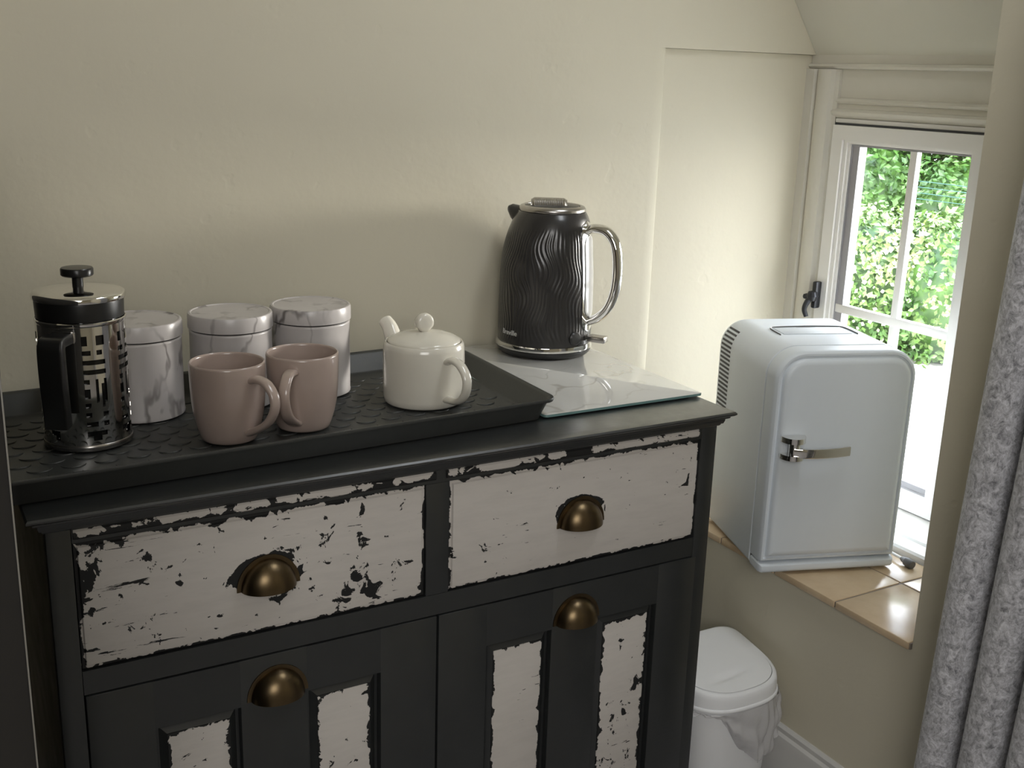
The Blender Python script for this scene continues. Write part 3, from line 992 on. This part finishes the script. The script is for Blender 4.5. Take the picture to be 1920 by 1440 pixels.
# ------------------------------------------------------------------ marbled canisters
def make_canister(label, x, y, rz):
    c = tag(empty('canister', (x, y, ZT_), rz), label, 'canister', 'marble print canisters in the tray')
    obj('tin', lathe(NB(), [(0.0545, 0.0), (0.0565, 0.001), (0.0568, 0.003), (0.0562, 0.0045), (0.0562, 0.1030), (0.0566, 0.1045), (0.0560, 0.1060), (0.0550, 0.1070)], 80), CAN_MARBLE, c, 40)
    obj('lid_seam', lathe(NB(), [(0.0552, 0.1071), (0.0552, 0.1088)], 64), BLKPLASTIC, c)
    obj('lid', lathe(NB(), [(0.0570, 0.1088), (0.0580, 0.1094), (0.0582, 0.1130), (0.0580, 0.1265), (0.0568, 0.1295), (0.0545, 0.1303), (0.0530, 0.1298), (0.0525, 0.1292)], 80), CAN_MARBLE, c, 40)
    return c
c1 = make_canister('marble print canister half hidden behind the chrome cafetiere', 0.1400, 0.3050, 0.5)
for lab, x, y, rz in (('marble print canister in the middle, behind the mug whose handle points right', 0.2665, 0.3085, 2.2),
                      ('marble print canister nearest the teapot, behind the mug with handle facing forward', 0.3868, 0.3180, 4.0)):
    c = copy_tree(c1)
    c.location = (x, y, ZT_)
    c.rotation_euler.z = rz
    c['label'] = lab

# ------------------------------------------------------------------ mugs
def make_mug(label, x, y, rz):
    m = tag(empty('mug', (x, y, ZT_), rz), label, 'mug', 'dusty pink mugs in the tray')
    outer = [(0.0315, 0.0), (0.0338, 0.0008), (0.0350, 0.003), (0.0376, 0.010), (0.0412, 0.022), (0.0440, 0.036), (0.0457, 0.051), (0.0466, 0.068), (0.0471, 0.086), (0.0472, 0.0985), (0.0468, 0.1008), (0.0455, 0.1016),
             (0.0442, 0.1008), (0.0439, 0.0985), (0.0436, 0.086), (0.0424, 0.055), (0.0385, 0.025), (0.0335, 0.010), (0.024, 0.0065), (0.010, 0.006)]
    obj('cup', lathe(NB(), outer, 80), PINK, m, 60)
    hp = catmull([(0.0435, 0, 0.0835), (0.0560, 0, 0.0865), (0.0715, 0, 0.0830), (0.0830, 0, 0.0700), (0.0835, 0, 0.0540), (0.0740, 0, 0.0370), (0.0590, 0, 0.0250), (0.0395, 0, 0.0150)], 8)
    obj('handle', sweep(NB(), hp, lambda u: 0.0088 - 0.0022 * math.sin(PI * u) + 0.001 * u, lambda u: 0.0048 - 0.0006 * math.sin(PI * u), side=(0, 1, 0), n=18, sq=2.4), PINK, m, 60)
    return m
m1 = make_mug('pink mug with its handle pointing right towards the other mug', 0.2160, 0.1495, heading(0.2160, 0.1495, 41))
m2 = copy_tree(m1)
m2.location = (0.3180, 0.1590, ZT_)
m2.rotation_euler.z = heading(0.3180, 0.1590, -16)
m2['label'] = 'pink mug beside the teapot, its handle facing forward'

# ------------------------------------------------------------------ teapot
tp = tag(empty('teapot', (0.5145, 0.2025, ZT_), heading(0.5145, 0.2025, 36)), 'cream white porcelain teapot with round knob lid, alone at right of the tray', 'teapot')
obj('pot', lathe(NB(), [(0.0520, 0.0), (0.0548, 0.0006), (0.0570, 0.003), (0.0582, 0.010), (0.0588, 0.030), (0.0588, 0.060), (0.0582, 0.080), (0.0570, 0.0865), (0.0548, 0.0893), (0.0532, 0.0885), (0.0528, 0.084)], 96), CREAMW, tp, 60)
obj('lid', lathe(NB(), [(0.0510, 0.0850), (0.0522, 0.0885), (0.0520, 0.0905), (0.0500, 0.0925), (0.0420, 0.0965), (0.030, 0.1000), (0.015, 0.1022), (0.004, 0.1027)], 96), CREAMW, tp, 60)
# knob: a thick disc standing on edge
bm = NB()
ka = heading(0.5145, 0.2025, 24) - tp.rotation_euler.z
nrm = Vector((math.cos(ka), math.sin(ka), 0))
sid = Vector((-nrm.y, nrm.x, 0))
rings = []
for t_, s_ in ((-1.0, 0.60), (-0.92, 0.82), (-0.6, 0.97), (0, 1.0), (0.6, 0.97), (0.92, 0.82), (1.0, 0.60)):
    ring_ = []
    for k in range(32):
        w = 2 * PI * k / 32
        zz = math.sin(w)
        neck = 1.0 if zz > -0.5 else 0.85
        ring_.append(tuple(nrm * (t_ * 0.0075) + sid * (0.0138 * s_ * neck * math.cos(w)) + Vector((0, 0, 0.1148 + 0.0142 * s_ * zz))))
    rings.append(ring_)
obj('knob', loft(bm, rings), CREAMW, tp, 60)
hp = catmull([(0.0560, 0, 0.0690), (0.0690, 0, 0.0735), (0.0850, 0, 0.0705), (0.0985, 0, 0.0580), (0.1010, 0, 0.0430), (0.0950, 0, 0.0280), (0.0800, 0, 0.0175), (0.0560, 0, 0.0145)], 8)
obj('handle', sweep(NB(), hp, lambda u: 0.0075 + 0.0015 * abs(2 * u - 1) ** 2, lambda u: 0.0050, side=(0, 1, 0), n=18), CREAMW, tp, 60)
sp_ = [(-0.050, 0, 0.045), (-0.066, 0, 0.060), (-0.077, 0, 0.077), (-0.086, 0, 0.091), (-0.098, 0, 0.0995)]
obj('spout', sweep(NB(), catmull(sp_, 6), lambda u: 0.0155 - 0.0050 * u, lambda u: 0.0150 - 0.0050 * u, side=(0, 1, 0), n=20), CREAMW, tp, 60)

# ------------------------------------------------------------------ mini fridge on the sill
FX, FY = 1.064, 0.0585
FW, FD, FH = 0.2445, 0.268, 0.384
fr = tag(empty('mini_fridge', (FX, FY, ZS + 0.0005), math.atan2(-0.325, 0.946)), 'silver retro mini fridge with chrome latch, standing on the tiled sill', 'mini fridge')
def fprof(w, h, rt_, rb_, ins, y, z0=0.0, x0=0.0, n=10):
    out = []
    x1, z1 = x0 + w, z0 + h
    for cx, cz, a0, r in ((x1, z1, 0, rt_), (x0, z1, PI / 2, rt_), (x0, z0, PI, rb_), (x1, z0, 3 * PI / 2, rb_)):
        ccx = cx - r if cx == x1 else cx + r
        ccz = cz - r if cz == z1 else cz + r
        rr = max(r - ins, 0.0008)
        c2x = ccx + (0 if r > ins else (-(ins - r) if cx == x1 else (ins - r)))
        c2z = ccz + (0 if r > ins else (-(ins - r) if cz == z1 else (ins - r)))
        for i in range(n + 1):
            a = a0 + (PI / 2) * i / n
            out.append((c2x + rr * math.cos(a), y, c2z + rr * math.sin(a)))
    return out
RTOP = 0.048
def fl(*L): return [fprof(FW, FH - 0.003, RTOP, 0.012, ins, y, 0.003) for ins, y in L]
obj('casing', loft(NB(), fl((0.0016, 0.0470), (0.0, 0.0480), (0.0, FD - 0.022), (0.003, FD - 0.010), (0.009, FD - 0.003), (0.016, FD))), FRIDGE, fr, 35)
obj('seam', loft(NB(), fl((0.0022, 0.0430), (0.0022, 0.0475))), FRIDGESEAM, fr, 35)
def fdl(*L): return [fprof(FW, FH - 0.023, RTOP, 0.004, ins, y, 0.023) for ins, y in L]
obj('door', loft(NB(), fdl((0.0008, 0.0438), (0.0, 0.0430), (0.0, 0.016), (0.0015, 0.010), (0.0045, 0.0065), (0.0075, 0.0062), (0.0090, 0.0088), (0.0115, 0.0088), (0.0135, 0.0035), (0.0175, 0.0005), (0.022, 0.0))), FRIDGE, fr, 35)
def fbl(*L): return [fprof(FW, 0.0185, 0.003, 0.007, ins, y, 0.003) for ins, y in L]
obj('base_strip', loft(NB(), fbl((0.0006, 0.0425), (0.0, 0.0420), (0.0, 0.014), (0.002, 0.006), (0.005, 0.0030), (0.0075, 0.0025))), FRIDGE, fr, 35)
for sx in (0.03, FW - 0.03):
    for sy in (0.07, FD - 0.04):
        obj('foot', lathe(NB(), [(0.009, 0.0), (0.009, 0.003)], 16, (sx, sy, 0)), BLKPLASTIC, fr)
# vents down the rear of the left flank, following the rounded shoulder
arcz = FH - RTOP
for k in range(20):
    s_ = 0.037 - k * 0.0078          # arc length above the start of the shoulder
    if s_ > 0:
        a = s_ / RTOP
        x = RTOP - RTOP * math.cos(a)
        z = arcz + RTOP * math.sin(a)
    else:
        a, x, z = 0.0, 0.0, arcz + s_
    b = BX(-0.0004, 0.002, 0.202, 0.246, -0.0019, 0.0019, 0.0)
    Rm = Matrix.Translation((x, 0, z)) @ Matrix.Rotation(a, 4, 'Y')
    bmesh.ops.transform(b, matrix=Rm, verts=b.verts)
    obj('vent_slot', b, SEAL, fr, 0)  # dark bar on the surface stands for shade inside an open slot
# carry handle let into the top
hz_ = FH + 0.0001
bm = NB()
cp = catmull([(0.052, 0.118, hz_), (0.052, 0.150, hz_), (0.056, 0.170, hz_), (0.072, 0.176, hz_), (0.122, 0.179, hz_), (0.172, 0.176, hz_), (0.188, 0.170, hz_), (0.192, 0.150, hz_), (0.192, 0.118, hz_)], 6)
sweep(bm, cp, 0.0022, 0.0006, side=(0, 0, 1), n=8)
bmesh.ops.scale(bm, vec=(1, 1, 1), verts=bm.verts)
obj('handle_groove', bm, FRIDGESEAM, fr, 40)
bm = NB()
add_box(bm, 0.060, 0.184, 0.122, 0.168, FH - 0.001, FH + 0.0016, 0.0012)
obj('carry_handle', bm, FRIDGE, fr, 40)
bm = NB()
loft(bm, [[(0.122 + 0.020 * math.cos(w) * s2, 0.171 + 0.0035 * math.sin(w) * s2, FH + zz) for w in [2 * PI * k / 20 for k in range(20)]] for s2, zz in ((1, -0.0005), (1, 0.0004), (0.9, 0.0005))])
obj('finger_slot', bm, FRIDGESEAM, fr, 0)
# chrome latch
bm = NB()
def halfdisc(z0, z1, r, x0):
    pts = [(x0 + r + r * math.cos(w), -0.002 - 1.15 * r * math.sin(w)) for w in [PI * k / 16 for k in range(17)]]
    return pts, z0, z1
for z0, z1 in ((0.2385, 0.2475), (0.2105, 0.2185)):
    pts, a, b2 = halfdisc(z0, z1, 0.0205, 0.0135)
    add_prism(bm, pts, 'z', a, b2)
lathe(bm, [(0.0095, 0.2105), (0.0095, 0.2470)], 24, (0.034, -0.012, 0))
obj('latch_block', bm, CHROME, fr, 30)
bm = NB()
sweep(bm, catmull([(0.030, -0.020, 0.2235), (0.046, -0.0255, 0.2235), (0.070, -0.0275, 0.2235), (0.098, -0.0250, 0.2235), (0.1265, -0.0190, 0.2235)], 6), 0.0079, 0.0024, side=(0, 0, 1), n=16, sq=5)
obj('latch_lever', bm, CHROME, fr, 40)

# low voltage cable lying behind the fridge
cb = tag(empty('power_cable', (1.30, 0.10, ZS)), 'thin white cable with grey plug end on the tiles beside the fridge', 'cable')
pl = Vector((1.3255, -0.0225, 0.0085))
pts = [(1.402, 0.30, 0.0250), (1.400, 0.22, 0.0250), (1.384, 0.165, 0.0200), (1.352, 0.10, 0.0045), (1.340, 0.045, 0.0050), (1.3290, -0.0060, 0.0085)]
off = Vector((-1.30, -0.10, 0))
obj('cord', sweep(NB(), [p + off for p in catmull(pts, 8)], 0.0026, n=10), CABLE, cb)
d_ = Vector((-0.13, -0.98, -0.06)).normalized()
a0 = Vector((1.3290, -0.0060, 0.0085)) + off
bm = NB()
sweep(bm, [a0, a0 + d_ * 0.003, a0 + d_ * 0.010, a0 + d_ * 0.012, a0 + d_ * 0.026, a0 + d_ * 0.0275], lambda u: (0.0035, 0.0048, 0.0060, 0.0078, 0.0078, 0.0066)[int(round(u * 5))], n=18)
obj('plug', bm, PLUG, cb, 40)

# ------------------------------------------------------------------ swing bin
BXc, BYc = 1.0010, 0.068
bn = tag(empty('swing_bin', (BXc, BYc, 0)), 'white plastic swing-lid bin between the sideboard and the wall', 'bin')
BA, BF, BB = 0.0975, 0.088, 0.090        # half width, reach to the front, reach to the back
def plan(s_, z, e=2.7, n=96):
    out = []
    for k in range(n):
        w = 2 * PI * k / n
        c, s2 = math.cos(w), math.sin(w)
        ee = 9.0 if s2 > 0 else e
        px = BA * s_ * math.copysign(abs(c) ** (2 / ee), c)
        py = (BB if s2 > 0 else BF) * s_ * math.copysign(abs(s2) ** (2 / ee), s2)
        out.append((px * (1.0 + 0.05 * py / BB), py, z))
    return out
obj('bucket', loft(NB(), [plan(0.80, 0.0), plan(0.82, 0.004), plan(0.95, 0.222), plan(0.975, 0.224), plan(0.975, 0.228)]), BINW, bn, 40)
obj('rim', loft(NB(), [plan(0.985, 0.2285), plan(1.005, 0.2295), plan(1.012, 0.2325), plan(1.005, 0.2355), plan(0.985, 0.2365)]), BINW, bn, 60)
def lid_z(x, y):
    t = (BB - y) / (BB + BF)                 # 0 at the back ridge, 1 at the front
    q = abs(x) / BA
    return 0.2800 - 0.022 * t ** 1.6 - 0.004 * smoothstep(0.6, 1.0, q)
def ld(s_, dz=0.0, drop=None):
    return [(x, y, (lid_z(x, y) + dz) if drop is None else drop) for x, y, _ in plan(s_, 0)]
rings = [ld(0.985, drop=0.2367), ld(0.983, drop=0.2440), ld(0.975, -0.0085), ld(0.963, -0.0030), ld(0.945, -0.0006), ld(0.92), ld(0.885, -0.0002)]
obj('lid', loft(NB(), rings, cap1=False), BINW, bn, 60)
def dent(x, y):
    yy = y + 0.040 - 0.10 * x
    gx = (x + 0.012) / 0.030
    k = math.exp(-gx * gx)
    return 0.0050 * k * math.exp(-(yy / 0.009) ** 2) if yy > 0 else 0.0050 * k * math.exp(-(yy / 0.0035) ** 2)
rings = []
for s_ in (0.878, 0.874, 0.865, 0.83, 0.79, 0.74, 0.69, 0.64, 0.59, 0.54, 0.49, 0.44, 0.39, 0.34, 0.29, 0.23, 0.17, 0.1, 0.04):
    r0 = plan(s_, 0, 2.7, 160)
    rings.append([(x, y, lid_z(x, y) + (-0.004 if s_ > 0.876 else 0.0006) - dent(x, y)) for x, y, _ in r0])
obj('flap', loft(NB(), rings, cap0=False), BINW, bn, 60)
# bag drooping out under the rim
bm = NB()
def bagf(u, v):
    w = 2 * PI * u
    k = smoothstep(0.1, 0.9, math.cos(w + 0.75))
    ln = 0.006 + 0.100 * k * (0.85 + 0.35 * mnoise.noise(Vector((math.cos(w) * 3, math.sin(w) * 3, 0.4))))
    pz = 0.229 - ln * v
    taper = 0.80 + (0.955 - 0.80) * pz / 0.222
    wob = 0.014 * mnoise.noise(Vector((math.cos(w) * 7, math.sin(w) * 7, v * 2.4))) * (0.3 + v) + 0.020 * v * (1 - 0.75 * v) * k
    s_ = taper + 0.045 + wob / BA
    c, s2 = math.cos(w), math.sin(w)
    ee = 9.0 if s2 > 0 else 2.7
    return (BA * s_ * math.copysign(abs(c) ** (2 / ee), c), (BB if s2 > 0 else BF) * s_ * math.copysign(abs(s2) ** (2 / ee), s2), pz)
grid(bm, bagf, 220, 16)
bmesh.ops.remove_doubles(bm, verts=bm.verts, dist=1e-5)
obj('bin_bag', bm, BAG, bn, 80)
bn.children[-1]['label'] = 'translucent white bag drooping from under the rim'

# ------------------------------------------------------------------ curtain
cu_ = tag(empty('curtain', (1.07, -0.5, 0)), 'grey crushed velvet curtain hanging in soft folds by the window', 'curtain')
bm = NB()
def cur(u, v):
    z = 0.02 + 2.10 * v
    y0 = -0.2880 - 0.040 * z
    ycoord = y0 - (0.50 + 0.02 * (1 - v)) * u
    t = (u * 7.9 + 0.03 * math.sin(z * 2.3 + u * 9)) % 1.0
    if t < 0.78:
        x = 1.078 - 0.040 * math.sqrt(max(0.0, 1 - ((t - 0.39) / 0.39) ** 2)) ** 0.8
    else:
        x = 1.078 + 0.024 * math.sin(PI * (t - 0.78) / 0.22)
    return (x - 1.07, ycoord + 0.5, z)
grid(bm, cur, 480, 60)
thick(bm, 0.003)
obj('curtain_cloth', bm, VELVET, cu_, 80)
bm = NB()
sweep(bm, [(cur(0, t)[0] - 0.001, cur(0, t)[1], cur(0, t)[2]) for t in [i / 40 for i in range(41)]], 0.0028, 0.0022, n=8)
obj('hem', bm, VELVET, cu_, 80)

# ------------------------------------------------------------------ garden outside
GZ = -0.10
struct('garden_ground', BX(1.6, 26, -14, 22, GZ - 0.1, GZ), GRAVEL)
def leaves(name, pts, nrm, size, mat, parent, elong=1.7):
    n = len(pts)
    t = rng.normal(size=(n, 3)); 
    nn = nrm + rng.normal(scale=0.55, size=(n, 3)); nn /= np.linalg.norm(nn, axis=1)[:, None]
    t -= nn * (t * nn).sum(1)[:, None]; t /= np.linalg.norm(t, axis=1)[:, None]
    b = np.cross(nn, t)
    s = size * rng.uniform(0.6, 1.3, n)[:, None]
    V = np.stack([pts - t * s * elong / 2, pts + b * s / 2 + nn * s * 0.12, pts + t * s * elong / 2, pts - b * s / 2 + nn * s * 0.12], 1).reshape(-1, 3)
    F = np.arange(4 * n).reshape(-1, 4)
    return tag(pydata(name, V.tolist(), F.tolist(), mat, parent), kind='stuff')
def lumps(n, blobs):
    P, N = [], []
    w = np.array([b[3] * b[4] + b[4] * b[5] + b[3] * b[5] for b in blobs]); w = w / w.sum()
    for b, k in zip(blobs, rng.multinomial(n, w)):
        d = rng.normal(size=(k, 3)); d /= np.linalg.norm(d, axis=1)[:, None]
        r = rng.uniform(0.80, 1.04, (k, 1))
        R3 = np.array(b[3:6])
        P.append(np.array(b[:3]) + d * R3 * r)
        N.append(d / R3 / np.linalg.norm(d / R3, axis=1)[:, None])
    return np.concatenate(P), np.concatenate(N)
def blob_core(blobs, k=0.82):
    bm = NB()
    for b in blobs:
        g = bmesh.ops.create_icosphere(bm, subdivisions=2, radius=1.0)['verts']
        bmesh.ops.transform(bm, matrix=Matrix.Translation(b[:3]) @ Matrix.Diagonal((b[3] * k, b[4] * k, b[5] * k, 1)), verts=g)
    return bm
# view axis through the window
A0 = Vector((0.775, 0.632, 0)); P0 = Vector((0.632, -0.775, 0))
def gp(dist, side, z):
    q = Vector((CAM.x, CAM.y, 0)) + A0 * dist + P0 * side
    return (q.x, q.y, z)
hd = tag(empty('hedge', gp(6.0, 0, GZ)), 'sunlit pale green cream-flecked hedge seen through the window', 'hedge')
hb = []
for i in range(16):
    sd = -1.6 + i * 0.22 + random.uniform(-0.06, 0.06)
    hb.append(gp(5.9 + random.uniform(-0.1, 0.15), sd, GZ + 0.30) + (0.40, 0.40, 0.42 + random.uniform(-0.03, 0.03)))
hb = [(b[0] - hd.location.x, b[1] - hd.location.y, b[2] - GZ, b[3], b[4], b[5]) for b in hb]
p, n = lumps(46000, hb)
k = p[:, 2] > 0
leaves('foliage', p[k], n[k], 0.023, LEAF_LIGHT, hd)
p, n = lumps(7000, hb)
k = p[:, 2] > 0.1
leaves('pale_flecks', p[k] * 1.0 + n[k] * 0.012, n[k], 0.022, FLECKS, hd, 1.1)  # small cream flecks scattered just outside the foliage
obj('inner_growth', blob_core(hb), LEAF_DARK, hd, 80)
tr_ = tag(empty('tree', gp(9.5, 0, GZ)), 'leafy deep green tree rising behind the pale hedge', 'tree')
tb = []
for i in range(5):
    for j in range(4):
        tb.append(gp(9.5 + random.uniform(-0.3, 0.5), -1.5 + i * 0.75 + random.uniform(-0.2, 0.2), GZ + 0.45 + j * 0.75 + random.uniform(-0.15, 0.15)) + (0.62, 0.62, 0.55))
tb = [(b[0] - tr_.location.x, b[1] - tr_.location.y, b[2] - GZ, b[3], b[4], b[5]) for b in tb]
p, n = lumps(90000, tb)
k = p[:, 2] > 0
leaves('foliage', p[k], n[k], 0.036, LEAF_DARK, tr_)
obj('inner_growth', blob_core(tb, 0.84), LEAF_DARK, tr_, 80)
obj('trunk', sweep(NB(), [(0, 0, 0), (0.02, 0.01, 0.8), (0, 0.02, 2.2)], lambda u: 0.12 - 0.05 * u, n=14), BARK, tr_)
# strands of teal wire between hedge and tree
wf = tag(empty('wire_fence', gp(7.2, 0.3, GZ)), 'teal wire fence strands just above the pale hedge', 'fence')
for q in range(4):
    a = Vector(gp(7.2, -0.2, GZ + 0.66 + 0.035 * q)) - wf.location
    b = Vector(gp(7.0, 1.5, GZ + 0.60 + 0.035 * q)) - wf.location
    obj('wire', sweep(NB(), [a, (a + b) / 2 - Vector((0, 0, 0.015)), b], 0.0025, n=6), TEAL, wf)
for sd in (-0.2, 1.5):
    c = Vector(gp(7.2 if sd < 0 else 7.0, sd, GZ)) - wf.location
    obj('post', sweep(NB(), [c, c + Vector((0, 0, 0.85))], 0.02, n=10), BARK, wf)
